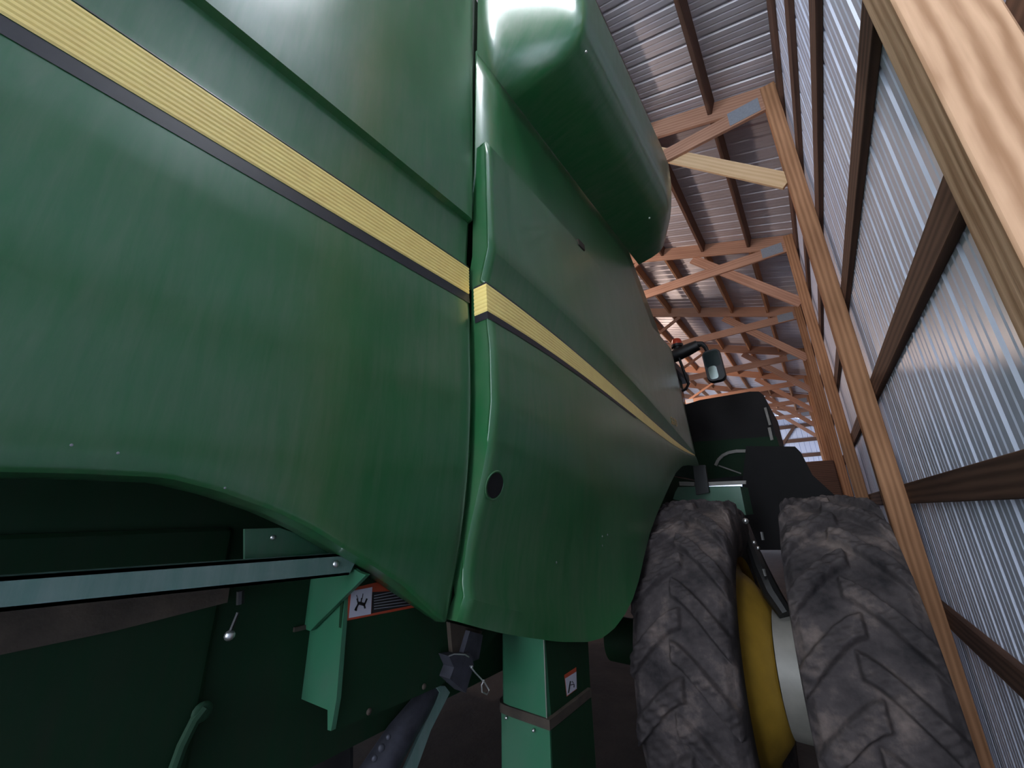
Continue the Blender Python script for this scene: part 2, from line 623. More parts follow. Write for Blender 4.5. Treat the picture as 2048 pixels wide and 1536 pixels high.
# trusses -----------------------------------------------------------
for i in range(1, 8):
    y = Y0P + BAY * i + .045
    wm = WOOD_PINK
    t = empty('roof_truss', (.47, y, 4.25),
              {1: 'nearest roof truss, pinkish chords and grey plate beside the dark green tank',
               2: 'second roof truss, with a brown brace crossing behind its lower chord',
               3: 'third roof truss, just above the orange beacon lamp'}.get(i, ORD[i - 1] + ' roof truss from the camera, in the far row above the dark machine'),
              'roof truss', 'wooden roof trusses')
    dz = .135
    cs = math.sqrt(1 + SLOPE ** 2)
    off = dz * cs
    beam('top_chord', (.5, y, roof_z(.5) - off - .012), (RIDGE, y, roof_z(RIDGE) - off - .012), .045, .255, wm, t)
    beam('top_chord', (RIDGE, y, roof_z(RIDGE) - off - .012), (XL + .1, y, roof_z(XL + .1) - off - .012), .045, .255, wm, t)
    beam('bottom_chord', (.40, y, 4.345), (XL + .2, y, 4.345), .043, .19, wm, t)
    webs = [(-2.15, -3.6), (-3.6, -4.9), (-6.06, -4.9), (-6.06, -7.3), (-8.5, -7.3), (-8.5, -10.0)]
    for (xt, xb) in webs:
        beam('web', (xt, y, roof_z(xt) - .3), (xb, y, 4.42), .038, .085, wm, t)
    MB().box(.03, .345, y - .0265, y - .0225, 4.27, 4.46).build('gusset_plate', GALV, t, angle=0)
    MB().box(-3.75, -3.45, y - .0265, y - .0225, 4.27, 4.43).build('gusset_plate', GALV, t, angle=0)
    # knee brace from the post up to the top chord
    kb = beam('knee_brace', (.40, y + .045, 3.26), (-1.10, y + .045, 4.80), .038, .17,
              WOOD_PALE if i == 1 else WOOD_PINK, up=(1, 0, 1))
    tag(kb, {1: 'fresh cream-coloured knee brace between the orange-brown post and nearest truss',
             2: 'brown knee brace running up behind the second truss'}.get(i, 'knee brace at the ' + ORD[i - 1] + ' truss, rising left from its post'),
        'brace', 'knee braces at the trusses')
# made-up housing for the aisle fill light, out of view
lf = empty('fill_light_fixture', (-.15, .35, 3.95), 'added fill-light fixture, out of view high over the aisle beside the nearest post', 'lamp')
MB().box(-.77, .47, .22, .48, 3.97, 4.05, .01).build('housing', GALV, lf)
for sx2 in (-.6, .3):
    MB().tube([(sx2, .35, 4.04), (sx2, .35, roof_z(sx2) - .01)], .004, 6).build('hanger', GALV, lf)
# end-wall framing ---------------------------------------------------
for zc, lb in ((2.72, 'lower girt across the pale far end wall'), (3.55, 'middle girt across the pale far end wall'),
               (4.35, 'upper girt across the pale far end wall')):
    g = beam('end_wall_girt', (.5, YF - .05, zc), (XL + .2, YF - .05, zc), .05, .2, WOOD_DARK)
    tag(g, lb, 'board', 'girts on the far end wall')
g = beam('end_wall_brace', (-.35, YF - .12, 4.4), (-2.1, YF - .12, 2.2), .05, .14, WOOD_DARK)
tag(g, 'slanting brace crossing the pale far end wall', 'brace')

# purlins -----------------------------------------------------------
px_rows = [-.11, -.86, -1.61, -2.36, -3.11, -3.86, -4.61]
ROWN = ['first', 'second', 'third', 'fourth', 'fifth', 'sixth', 'seventh']
for b_i in range(0, 7):
    ya = (Y0P + BAY * b_i + .045 + .025) if b_i > 0 else YB + .1
    yb = Y0P + BAY * (b_i + 1) + .045 - .025
    for k, x in enumerate(px_rows):
        z = roof_z(x) - .09
        p = beam('roof_purlin', (x, ya, z - .012), (x, yb, z - .012), .048, .185, WOOD_DARK if b_i < 2 else WOOD, up=(SLOPE, 0, 1))
        where = 'before the nearest truss' if b_i == 0 else 'between the %s and %s trusses' % (ORD[b_i - 1], ORD[b_i])
        tag(p, 'roof purlin %s, %s row up from the eave' % (where, ROWN[k]), 'purlin', 'roof purlins')

# ------------------------------------------------------------------ the combine harvester
CB = empty('combine_harvester', (-2.3, 1.2, -1.78),
           'huge green combine harvester with yellow side stripe, standing close along the shed wall', 'combine harvester')


def smooth(a, b, x):
    t = min(1, max(0, (x - a) / (b - a)))
    return t * t * (3 - 2 * t)


# --- rear side panel
RP = [(2.7, -.902), (2.5, -.901), (1.78, -.889), (1.3, -.878), (1.125, -.876), (1.108, -.876), (1.102, -.899), (1.085, -.901),
      (.93, -.906), (.905, -.904), (.898, -.898), (.775, -.893), (.742, -.889), (.65, -.880), (.548, -.875), (.42, -.869),
      (.36, -.868), (.25, -.869), (.117, -.875), (0.0, -.889), (-.10, -.906), (-.20, -.931), (-.30, -.952), (-.5, -.99)]
RPz = [p[0] for p in RP][::-1]
RPx = [p[1] for p in RP][::-1]


def xr(z):
    return float(np.interp(z, RPz, RPx))


def tuck(y):          # how far the lower lip is turned in
    return .110 - .065 * smooth(.72, .92, y)


edge_px = [(0, 958), (150, 960), (300, 966), (400, 990), (500, 1024), (575, 1058), (640, 1096), (700, 1130), (760, 1168),
           (810, 1202), (850, 1230), (873, 1244), (888, 1243), (900, 1228)]
ey, ez = [], []
for (u, v) in edge_px:
    x = -.90
    for _ in range(12):
        q = onX(u, v, x)
        x = xr(q[2] + .012) - tuck(q[1])
    ey.append(q[1])
    ez.append(q[2])


def zb(y):
    return float(np.interp(y, ey, ez))


ys = list(np.arange(-1.6, -.1, .12)) + list(np.arange(-.1, .93, .02)) + [.93]
upper = [z for z in [p[0] for p in RP] if z >= .65]
rows = []
for y in ys:
    b0 = zb(y)
    lip = .014
    c0 = b0 + lip
    if y > .78:
        c0 = b0 + lip
    colv = [(xr(z), y, z) for z in upper]
    n = 22
    for k in range(1, n + 1):
        z = .65 + (c0 - .65) * k / n
        colv.append((xr(z), y, z))
    xc = xr(c0)
    tk = tuck(y)
    colv.append((xc - .003, y, c0 - .006))
    colv.append((xc - .009, y, b0 + .003))
    colv.append((xc - tk * .6, y, b0 + .001))
    colv.append((xc - tk, y, b0))
    # soft rounding of the panel's front edge
    e = smooth(.915, .93, y)
    rows.append([(x - .006 * e, yy, z) for (x, yy, z) in colv])
nc = len(rows[0])
vs = [p for r0 in rows for p in r0]
o = new_obj('rear_side_panel', vs, grid_faces(len(rows), nc), GREEN, CB, angle=28, face=(1, 0, 0))
solidify(o, .012, -1.0)
RPANEL = o
# return flange of the rear panel's front edge
vs = []
for z in list(np.arange(2.7, 1.12, -.1)) + [1.10, 1.085, .93, .905, .775, .65, .5, .36, .2, .05, -.1, -.2, -.26]:
    vs += [(xr(z) - .004, .93, z), (xr(z) - .05, .925, z)]
new_obj('edge_flange', vs, [(2 * i, 2 * i + 1, 2 * i + 3, 2 * i + 2) for i in range(len(vs) // 2 - 1)], GREEN, RPANEL)

# --- stripe films on the rear panel: ribbed yellow field, black bands


def film(name, za, zb_, ya, yb, xf, m, parent, ribs=0, lift=.0016, top=None, bot=None, steps=2):
    """strip between heights za and zb_ on surface xf(y,z)"""
    vs, nr = [], []
    prof = []
    if ribs:
        for k in range(ribs):
            a = k / ribs
            for q, h in ((0, 0), (.25, .0022), (.6, .0022), (.9, 0)):
                prof.append((a + q / ribs, h))
        prof.append((1, 0))
    else:
        prof = [(0, 0), (.5, .0), (1, 0)]
    yy = np.linspace(ya, yb, steps)
    for y in yy:
        a = top(y) if top else za
        b2 = bot(y) if bot else zb_
        for (q, h) in prof:
            z = a + (b2 - a) * q
            vs.append((xf(y, z) + lift + h, y, z))
    o = new_obj(name, vs, grid_faces(steps, len(prof)), m, parent, angle=20)
    return o


film('yellow_stripe', .893, .777, -1.6, .929, lambda y, z: xr(z), YELLOW, RPANEL, ribs=9)
film('black_stripe', .775, .737, -1.6, .929, lambda y, z: xr(z), BLACK, RPANEL)
film('black_pinstripe', .903, .896, -1.6, .929, lambda y, z: xr(z), BLACK, RPANEL, lift=.002)

# --- front side panel
YA = .95


def TL(s):      # top line
    return (YA + (3.57 - YA) * s, 1.505 - .09 * s ** 2)


def lineyz(ya, za, yb, zb_):
    return lambda s: (ya + (yb - ya) * s, za + (zb_ - za) * s)




def line(za, pts):
    c = np.polyfit([0] + [p[0] for p in pts], [za] + [p[1] for p in pts], 3)
    return lambda s: (YA + (3.76 - YA) * s, float(np.polyval(c, s)))


L1 = line(.965, [(.35, .859), (.645, .703), (1, .470)])      # kink above the band
L2 = line(.832, [(.27, .768), (.60, .620), (1, .463)])
L3 = line(.806, [(.245, .744), (.59, .596), (1, .459)])      # top of the yellow
L4 = line(.690, [(.235, .649), (.585, .526), (1, .454)])     # bottom of the yellow
L5 = line(.660, [(.23, .625), (.585, .512), (1, .451)])      # bottom of the black

# outline of the lower edge, from the rear corner along the bottom and up the wheel arch
bot_px = [(913, 1243, -.935), (960, 1256, -.93), (1010, 1268, -.925), (1060, 1276, -.915), (1120, 1284, -.905), (1175, 1284, -.89), (1205, 1276, -.875),
          (1228, 1258, -.862), (1248, 1232, -.85), (1265, 1200, -.84), (1278, 1160, -.835), (1289, 1110, -.832),
          (1300, 1066, -.83), (1313, 1030, -.83), (1328, 996, -.828), (1342, 965, -.827), (1352, 945, -.826),
          (1365, 932, -.825), (1380, 930, -.825), (1398, 932, -.825)]
BT = [onX(u, v, x) for (u, v, x) in bot_px]
seg = [0]
for i in range(1, len(BT)):
    seg.append(seg[-1] + math.hypot(BT[i][1] - BT[i - 1][1], BT[i][2] - BT[i - 1][2]))
seg = [s / seg[-1] for s in seg]


def BL(s):
    return (float(np.interp(s, seg, [p[1] for p in BT])), float(np.interp(s, seg, [p[2] for p in BT])))


LOWT = [0, .13, .32, .45, .56, .66, .77, .87, .91, .945, 1.0]
LOWX = [-.814, -.803, -.798, -.812, -.838, -.868, -.898, -.913, -.910, -.897, -.935]
BX = [p[0] for p in BT]


def xlow(s, t):
    x0 = float(np.interp(t, LOWT, LOWX))
    xb = float(np.interp(s, seg, [b_[2] for b_ in bot_px]))
    k = smooth(.05, .45, s)
    flat = -.812 + (xb + .812) * t ** 2
    x = x0 * (1 - k) + flat * k
    if t > .93:      # bottom lip tucks in to the traced edge
        x = x * (1 - (t - .93) / .07) + xb * ((t - .93) / .07)
    return x


NS = 61
ss = [i / (NS - 1) for i in range(NS)]
front_vs = []
COLS = []
for s in ss:
    c = []
    f = 1 - .75 * s
    ti = TL(s)
    c.append((-.862, ti[0], ti[1] + .004))
    c.append((-.834, ti[0], ti[1] + .003))
    for k in range(0, 9):
        t = k / 8
        a, b2 = TL(s), L1(s)
        c.append((-.829 + (.017) * t, a[0] + (b2[0] - a[0]) * t, a[1] + (b2[1] - a[1]) * t))
    a, b2 = L1(s), L2(s)
    rec = .036 * min(1.0, (a[1] - b2[1]) / .13)
    c.append((-.812 - rec * .05, a[0], a[1] - .004))
    c.append((-.812 - rec, b2[0], b2[1] + .004))
    c.append((-.812 - rec, b2[0], b2[1]))
    a = L3(s)
    c.append((-.826 + .009 * s, a[0], a[1]))
    a = L4(s)
    c.append((-.820 + .004 * s, a[0], a[1]))
    a = L5(s)
    c.append((-.817 + .002 * s, a[0], a[1]))
    a, b2 = L5(s), BL(s)
    for k in range(1, 29):
        t = k / 28
        # keep the start of the lower sheet level with the stripe
        x = xlow(s, t)
        if t < .08:
            x = (-.817) * (1 - t / .08) + x * (t / .08)
        c.append((x, a[0] + (b2[0] - a[0]) * t, a[1] + (b2[1] - a[1]) * t))
    # turned-in edge
    b3 = BL(s)
    c.append((xlow(s, 1) - .025, b3[0], b3[1] + .002))
    COLS.append(c)
nc = len(COLS[0])
FP = new_obj('front_side_panel', [p for c in COLS for p in c], grid_faces(NS, nc), GREEN, CB, angle=30, face=(1, 0, 0))
solidify(FP, .010, -1.0)
# rear return flange of the front panel (the strip seen in the joint)
c0 = COLS[0][1:-1]
vs = []
for p in c0:
    vs += [p, (min(p[0] - .075, -.90) if p[2] > -.1 else p[0] - .045, p[1] + .002, p[2])]
new_obj('edge_flange', vs, [(2 * i, 2 * i + 1, 2 * i + 3, 2 * i + 2) for i in range(len(c0) - 1)], GREEN, FP)
FPX = lambda s, la: la(s)


def fp_film(name, la, lb, xa, xb, m, ribs=0, s0=0.0, s1=1.0, n=25, lift=.002, wrap=False):
    vs = []
    prof = [(0, 0), (1, 0)]
    if ribs:
        prof = []
        for k in range(ribs):
            for q, h in ((0, 0), (.25, .002), (.6, .002), (.9, 0)):
                prof.append(((k + q) / ribs, h))
        prof.append((1, 0))
    rowsn = 0
    if wrap:
        a, b2 = la(0), lb(0)
        for (q, h) in prof:
            vs.append((xa(0) + (xb(0) - xa(0)) * q - .06, YA - .0018 - h, a[1] + (b2[1] - a[1]) * q))
        rowsn += 1
        for (q, h) in prof:
            vs.append((xa(0) + (xb(0) - xa(0)) * q + lift + h * .5, YA - .0018 - h, a[1] + (b2[1] - a[1]) * q))
        rowsn += 1
    for i in range(n):
        s = s0 + (s1 - s0) * i / (n - 1)
        a, b2 = la(s), lb(s)
        for (q, h) in prof:
            vs.append((xa(s) + (xb(s) - xa(s)) * q + lift + h * (1 - s), a[0] + (b2[0] - a[0]) * q, a[1] + (b2[1] - a[1]) * q))
        rowsn += 1
    return new_obj(name, vs, grid_faces(rowsn, len(prof)), m, FP, angle=20)


xA = lambda s: -.826 + .009 * s
xB = lambda s: -.820 + .004 * s
xC = lambda s: -.817 + .002 * s
fp_film('yellow_stripe', L3, L4, xA, xB, YELLOW, ribs=7, wrap=True)
fp_film('black_stripe', L4, L5, xB, xC, BLACK, s1=.5, wrap=True)
L3b = lambda s: (L3(s)[0], L3(s)[1] + .008)
fp_film('black_pinstripe', L3b, L3, lambda s: xA(s) - .002 * (1 - s), xA, BLACK, s1=.9, lift=.003, wrap=True)

# round latch recess in the front panel
hc = onX(1003, 970, -.815)
tt = []
for k in range(28):
    th = 2 * math.pi * k / 28
    tt.append((math.cos(th), math.sin(th)))
hx = -.822
mb = MB()
n0 = 0
rings = [(.048, .0015), (.045, .004), (.041, .0035), (.038, -.001)]
vsr = []
for (rr_, dx) in rings:
    for (cx, sx) in tt:
        z = hc[2] + rr_ * sx
        vsr.append((np.interp(z, [-.077, .02, .147, .355], [-.893, -.862, -.828, -.797]) + dx, hc[1] + rr_ * cx, z))
fsr = [(r0 * 28 + k, r0 * 28 + (k + 1) % 28, (r0 + 1) * 28 + (k + 1) % 28, (r0 + 1) * 28 + k) for r0 in range(3) for k in range(28)]
LR = new_obj('latch_rim', vsr, fsr, GREEN, FP)
vsr = [(np.interp(hc[2] + .038 * sx, [-.077, .02, .147, .355], [-.893, -.862, -.828, -.797]) + .0035, hc[1] + .039 * cx, hc[2] + .039 * sx) for (cx, sx) in tt]
o = new_obj('latch_cup', vsr, [tuple(range(28))], CHARCOAL, LR)
o['label'] = 'dark round latch cup'

# small latch lug on the panel's top edge
q = onX(1160, 488, -.83)
MB().box(-.86, -.822, q[1] - .03, q[1] + .05, q[2] - .025, q[2] + .02, .008).build('latch_lug', RUST, FP)

# faint gold model lettering near the front of the panel
fcu = bpy.data.curves.new('lettering', 'FONT')
fcu.body = 'S670'
fcu.size = .085
fcu.extrude = .0008
fo = bpy.data.objects.new('lettering', fcu)
col.objects.link(fo)
fo.data.materials.append(GOLD)
fo.parent = FP
q = onX(1352, 848, -.812)
fo.location = Vector((-.8105, q[1] - .14, q[2] - .02 + EYE)) - wloc(CB)
fo.rotation_euler = (math.radians(90), 0, math.radians(90))
# text runs forward, read from the aisle
fo.rotation_euler = Matrix(((0, 0, 1), (1, 0, 0), (0, 1, 0))).to_euler()
bpy.context.view_layer.update()
lm = bpy.data.meshes.new_from_object(fo)
lo = bpy.data.objects.new('lettering', lm)
col.objects.link(lo)
lo.parent, lo.location, lo.rotation_euler = fo.parent, fo.location.copy(), fo.rotation_euler.copy()
bpy.data.objects.remove(fo)
lo.name = 'lettering'

# scuffs on the panels
mb = MB()
rnd = random.Random(4)
for (u, v) in ((1203, 1076), (1212, 1074), (1206, 1084), (1137, 1124)):
    q = onX(u, v, -.84)
    yy, zz = q[1], q[2]
    # find the panel surface there
    best = min(((abs(p[1] - yy) + abs(p[2] - zz), p) for c in COLS for p in c), key=lambda t: t[0])[1]
    mb.dome((best[0] + .001, best[1], best[2]), (1, 0, 0), .005, .001, 7)
mb.build('paint_chip', GREY_INK, FP)
mb = MB()
for (u, v) in ((143, 890), (236, 906), (450, 976)):
    q = onX(u, v, -.87)
    q = onX(u, v, xr(q[2]) + .001)
    mb.dome(q, (1, 0, 0), .0022, .0006, 7)
mb.build('paint_chip', GREY_INK, RPANEL)

# --- upper side sheet between panel and tank
vs = []
prof = [(-.91, 1.2), (-.888, 1.35), (-.885, 1.5), (-.885, 1.75), (-.885, 2.00), (-.886, 2.125)]
yy = np.linspace(.2, 1, 9)
cols_ = 12
for i in range(cols_):
    s = i / (cols_ - 1)
    for (x, z) in prof:
        yend = 3.62 - (z - 1.4) * 1.05
        vs.append((x, .945 + (yend - .945) * s, z))
o = new_obj('upper_side_sheet', vs, grid_faces(cols_, len(prof)), GREEN, CB, face=(1, 0, 0))
solidify(o, .01, -1)
# --- flared grain tank
TP = [(0.0, 2.105), (.08, 2.112), (.20, 2.125), (.30, 2.145), (.37, 2.18), (.415, 2.235), (.438, 2.31), (.450, 2.40), (.455, 2.50), (.458, 2.61),
      (.452, 2.66), (.42, 2.68), (0.1, 2.70)]
vs = []
yt = list(np.linspace(.945, 1.5, 24)) + list(np.linspace(1.55, 2.55, 12)) + [2.68, 2.80, 2.88, 2.94, 2.99]
for y in yt:
    d = smooth(.96, 1.26, y)
    e = 1 - smooth(2.66, 3.08, y) * .42
    z_e = smooth(2.6, 3.0, y)
    for (dx, z) in TP:
        up = (z - 2.105) / .6
        dd = .001 + dx * d * e
        zz = z + (1 - d) * .45 * min(1, dx / .45) if d < 1 else z
        zz = zz - z_e * .25 * max(0, up - .45) * 1.3
        vs.append((-.886 + dd, y + z_e * .12 * (1 - up), zz))
nct = len(TP)
fs = grid_faces(len(yt), nct)
fs.append(tuple(range((len(yt) - 1) * nct, len(yt) * nct)))
TK = new_obj('grain_tank', vs, fs, GREEN, CB, angle=50)
mb = MB()
for (u, v, zz) in ((1172, 104, 0), (1131, 161, 0), (1299, 436, 0)):
    # bolt heads on the underside: intersect the ray with the flare
    r0 = ray(u, v)
    best, bd = None, 9
    for p in vs:
        k = np.dot(np.array(p), r0) / np.dot(r0, r0)
        dd = np.linalg.norm(np.array(p) - r0 * k)
        if dd < bd:
            bd, best = dd, k
    mb.dome(tuple(r0 * best * .97), tuple(-r0), .007, .006, 8)
mb.build('bolt_head', ZINC, TK)

# --- body of the machine behind the panels
body = MB()
body.box(-3.75, -1.20, -2.6, 2.0, -.62, 1.2)
body.box(-3.72, -.93, -2.4, 3.0, 1.15, 1.9)
body.box(-3.75, -1.25, 2.0, 4.2, -.30, 1.9)
BODY = body.build('body', GREEN_DK, CB, angle=30)
MB().box(-3.75, -.93, .96, 2.86, 1.88, 2.62, .02).build('tank_core', GREEN_DK, CB)

# --- cab at the front with mirror and beacon
CAB = MB().box(-3.2, -1.28, 4.25, 5.9, -.05, 1.9, .08).build('cab', GREEN_DK, CB)
MB().box(-3.1, -1.27, 4.35, 5.8, .35, 1.65, .03).build('cab_glass', GLASS, CAB)
MB().box(-3.3, -1.2, 4.15, 6.0, 1.78, 1.92, .05).build('cab_roof', BLACK_PL, CAB)
P = lambda u, v, y: tuple(onY(u, v, y))
mb = MB()
mb.tube([P(1322, 722, 4.6), P(1350, 712, 4.6), P(1375, 700, 4.6), P(1396, 690, 4.6)], [.075, .075, .072, .06], 14)
mb.tube([P(1392, 690, 4.6), P(1404, 688, 4.6), P(1411, 695, 4.6), P(1416, 706, 4.6)], [.045, .03, .024, .022], 10)
ARM = mb.build('mirror_arm', BLACK_PL, CB)
mb = MB()
mb.tube([P(1358, 716, 4.55), P(1366, 738, 4.55), P(1377, 768, 4.55), P(1372, 778, 4.55), P(1364, 782, 4.55)], .016, 8)
mb.build('mirror_bracket', BLACK_PL, CB)
ca = np.array(P(1429, 733, 4.6))
# mirror housing: rounded box tilted with its arm, facing the rear
hz = .235
mb = MB()
pts = []


def rrect(wd, ht, rad, n=6):
    out = []
    for (sx, sz, a0) in ((1, 1, 0), (-1, 1, 90), (-1, -1, 180), (1, -1, 270)):
        for k in range(n + 1):
            a = math.radians(a0 + 90 * k / n)
            out.append((sx * (wd / 2 - rad) + rad * math.cos(a), sz * (ht / 2 - rad) + rad * math.sin(a)))
    return out


rot = math.radians(3)
def mplace(x, z, y):
    return (ca[0] + x * math.cos(rot) - z * math.sin(rot), y, ca[2] + x * math.sin(rot) + z * math.cos(rot))


rings_ = [(.94, 4.54), (1.0, 4.56), (1.0, 4.60), (.8, 4.68), (.4, 4.70)]
vsm = []
rr0 = rrect(.185, .38, .06)
for (sc_, y) in rings_:
    vsm += [mplace(x * sc_, z * sc_, y) for (x, z) in rr0]
k = len(rr0)
fsm = [(a * k + i, a * k + (i + 1) % k, (a + 1) * k + (i + 1) % k, (a + 1) * k + i) for a in range(4) for i in range(k)]
fsm += [tuple(range(k)), tuple(range(5 * k - 1, 4 * k - 1, -1))]
MIR = new_obj('mirror', vsm, fsm, BLACK_PL, CB)
pane = [mplace(x - .018, z - .085, 4.535) for (x, z) in rrect(.085, .15, .03)]
MB().prism(pane, (0, -.004, 0)).build('convex_mirror_glass', MIRRORG, MIR)
pane = [mplace(x, z + .07, 4.536) for (x, z) in rrect(.15, .18, .03)]
o = MB().prism(pane, (0, -.003, 0)).build('main_mirror_glass', GLASS, MIR)
bc = np.array(P(1354, 690, 4.62))
mb = MB()
mb.tube([tuple(bc + (0, 0, -.12)), tuple(bc + (0, 0, -.03))], .055, 16)
mb.tube([tuple(bc + (0, 0, -.03)), tuple(bc + (0, 0, .0))], .068, 16)
BEA = mb.build('beacon', BLACK_PL, CB)
mb = MB()
mb.tube([tuple(bc + (0, 0, .0)), tuple(bc + (0, 0, .04)), tuple(bc + (0, 0, .07)), tuple(bc + (0, 0, .085))], [.06, .058, .045, .015], 18)
mb.build('beacon_lens', AMBER, BEA)

# ------------------------------------------------------------------ wheels
YC, ZC = 3.0, -.862


def tyre(cx, half, r_out, name, parent, nlug=20, lug_h=.042, phase=0.0, seed=1):
    """tractor tyre: carcass of revolution, chevron lugs raised on the tread"""
    NT, NW = 1150, 84
    th = np.linspace(0, 2 * math.pi, NT, endpoint=False)
    # cross-section parameter: tread (|s|<=1) then sidewall to bead
    prof = []
    for i in range(NW + 1):
        s = -1 + 2 * i / NW
        prof.append(s)
    prof = np.array(prof)
    base = r_out - lug_h
    crown = .022 * prof ** 2 + .03 * np.clip(np.abs(prof) - .86, 0, 1) / .14
    rr = base - crown
    X = prof * half
    TH, S = np.meshgrid(th, prof, indexing='ij')
    pitch = 2 * math.pi / nlug
    rng = np.random.RandomState(seed)
    h = np.zeros_like(TH)
    for side in (-1, 1):
        a = side * S                         # 0 at centre, 1 at this shoulder
        # arms drop away from the centre line as seen from the rear
        ang = TH - .25 * np.clip(a, 0, 1.2) ** 1.25 - .10 * np.clip(a, -.2, 0) + (0 if side > 0 else pitch / 2) + phase
        u = (ang / pitch) % 1.0
        wdt = .20 + .04 * np.clip(a, 0, 1)
        d = np.abs(u - .5)
        e = np.clip((wdt - d) / .08, 0, 1)
        e = e * e * (3 - 2 * e)
        m_ = np.clip((a + .14) / .07, 0, 1)
        h = np.maximum(h, e * m_)
    # worn, uneven lug faces
    wob = .0035 * np.sin(TH * 37 + S * 5 + seed) + .003 * np.sin(TH * 91 - S * 11) + .002 * np.sin(TH * 173 + S * 23)
    RR = rr[None, :] + h * (lug_h - .004) + wob * (0.5 + h)
    RR = RR + crown[None, :] * h * .25
    verts, n = [], NW + 1
    side_prof = [(1.03, -.055), (1.06, -.11), (1.055, -.19), (.99, -.25), (.90, -.29), (.86, -.31)]
    full = []
    co, si = np.cos(th), np.sin(th)
    colx, colr = [], []
    for (k, dr) in reversed(side_prof):
        colx.append(np.full(NT, -half * k)); colr.append(np.full(NT, base + dr))
    for j in range(n):
        colx.append(np.full(NT, X[j])); colr.append(RR[:, j])
    for (k, dr) in side_prof:
        colx.append(np.full(NT, half * k)); colr.append(np.full(NT, base + dr))
    K = len(colx)
    CX, CR = np.stack(colx, 1), np.stack(colr, 1)
    VX = cx + CX
    VY = YC + CR * co[:, None]
    VZ = ZC + CR * si[:, None]
    V = np.stack([VX, VY, VZ], -1).reshape(-1, 3)
    base_w = wloc(parent)
    V = V + np.array([0, 0, EYE]) - np.array(base_w)
    idx = np.arange(NT)
    nxt = (idx + 1) % NT
    jj = np.arange(K - 1)
    A = idx[:, None] * K + jj[None, :]
    B = nxt[:, None] * K + jj[None, :]
    F = np.stack([A, A + 1, B + 1, B], -1).reshape(-1, 4)
    me = bpy.data.meshes.new(name)
    me.vertices.add(len(V))
    me.vertices.foreach_set('co', V.ravel().astype('f'))
    me.loops.add(F.size)
    me.loops.foreach_set('vertex_index', F.ravel().astype('i'))
    me.polygons.add(len(F))
    me.polygons.foreach_set('loop_start', (np.arange(len(F)) * 4).astype('i'))
    me.polygons.foreach_set('loop_total', np.full(len(F), 4, 'i'))
    me.update(calc_edges=True)
    me.validate()
    me.materials.append(RUBBER)
    me.shade_smooth()
    o = bpy.data.objects.new(name, me)
    col.objects.link(o)
    o.parent = parent
    return o


def wheel(cx, half, phase, seed, inner):
    rim_r = .615
    prof = [(-half * .84, rim_r), (-half * .84, rim_r - .03), (-half * .5, rim_r - .06), (half * .5, rim_r - .06), (half * .84, rim_r - .03),
            (half * .84, rim_r), (half * .7, rim_r + .004), (-half * .7, rim_r + .004)]
    mb = MB().lathe_x(prof, cx, YC, ZC, 72)
    if inner:       # dish bulges outwards to the spacer of the dual wheel
        d = [(-.10, rim_r - .05), (half * .62, rim_r - .05), (half * .74, rim_r - .12), (half * .98, .45), (half * 1.36, .335),
             (half * 1.42, .30), (half * 1.30, .30), (half * .9, .40), (half * .5, .5), (-.10, rim_r - .09)]
    else:
        d = [(-.02, rim_r - .05), (.02, rim_r - .05), (.0, .30), (-.06, .12), (-.09, .12), (-.04, .30)]
    mb.lathe_x(d, cx, YC, ZC, 72)
    wh = mb.build('front_wheel', YELLOW_RIM, CB)
    tyre(cx, half, .925, 'tyre', wh, phase=phase, seed=seed)
    return wh


W1 = wheel(-.685, .225, .10, 3, True)
W2 = wheel(.008, .217, .17, 8, False)
W1['label'] = 'inner front wheel with dusty cracked lugs'
W2['label'] = 'outer front wheel nearest the siding'
MB().lathe_x([(-.36, .27), (-.36, .315), (-.20, .315), (-.20, .335), (-.17, .335), (-.17, .27)], .0, YC, ZC, 64).build('wheel_spacer', PALEGREY, CB)
MB().lathe_x([(-1.4, .01), (-1.4, .14), (-.1, .14), (-.1, .01)], .0, YC, ZC, 32).build('axle', GREEN_DK, CB)
# black hydraulic hose with bright fittings between the two tyres
mb = MB()
mb.tube([P(1490, 1050, 3.4), P(1503, 1090, 3.2), P(1522, 1140, 3.0), P(1545, 1190, 2.9), P(1572, 1230, 2.85)], [.03, .035, .045, .05, .04], 10)
HOSE = mb.build('hydraulic_hose', BLACK_PL, CB)
for (u, v, r0) in ((1508, 1085, .012), (1516, 1096, .012), (1491, 1042, .02)):
    MB().dome(P(u, v, 3.1), (0, -1, 0.3), r0, r0, 8).build('hose_fitting', ZINC, HOSE)
MB().tube([P(1527, 1138, 2.9), P(1531, 1152, 2.9)], .008, 6).build('hose_fitting', ZINC, HOSE)
MB().tube([P(1523, 1064, 3.0), P(1526, 1080, 3.0)], .008, 6).build('hose_fitting', ZINC, HOSE)

# ------------------------------------------------------------------ lower frame of the machine
# long bar at the lower left
a0, a1 = onX(-60, 1133, -.985), onX(700, 1106, -.985)
b0_, b1_ = onX(-60, 1197, -.985), onX(698, 1150, -.985)
mb = MB()
nb = 6
cor = onX(712, 1122, -.985)
mb.prism([tuple(a0 - (0, .7, .0)), tuple(a1), tuple(cor), tuple(b1_), tuple(b0_ - (0, .7, .0))], (-.012, 0, 0))
mb.prism([tuple(a0 - (0, .7, .0)), tuple(a1), tuple(a1 - (.035, 0, 0)), tuple(a0 - (.035, .7, 0))], (0, 0, -.006))
mb.prism([tuple(b0_ - (0, .7, .0)), tuple(b1_), tuple(b1_ - (.035, 0, 0)), tuple(b0_ - (.035, .7, 0))], (0, 0, .006))
BAR = mb.build('side_bar', STEELBAR, CB)
BAR['label'] = 'long grey-green bar below the rear panel'
q = onX(672, 1128, -.984)
MB().dome(tuple(q), (1, 0, 0), .0085, .006, 12).build('bolt_head', ZINC, BAR)
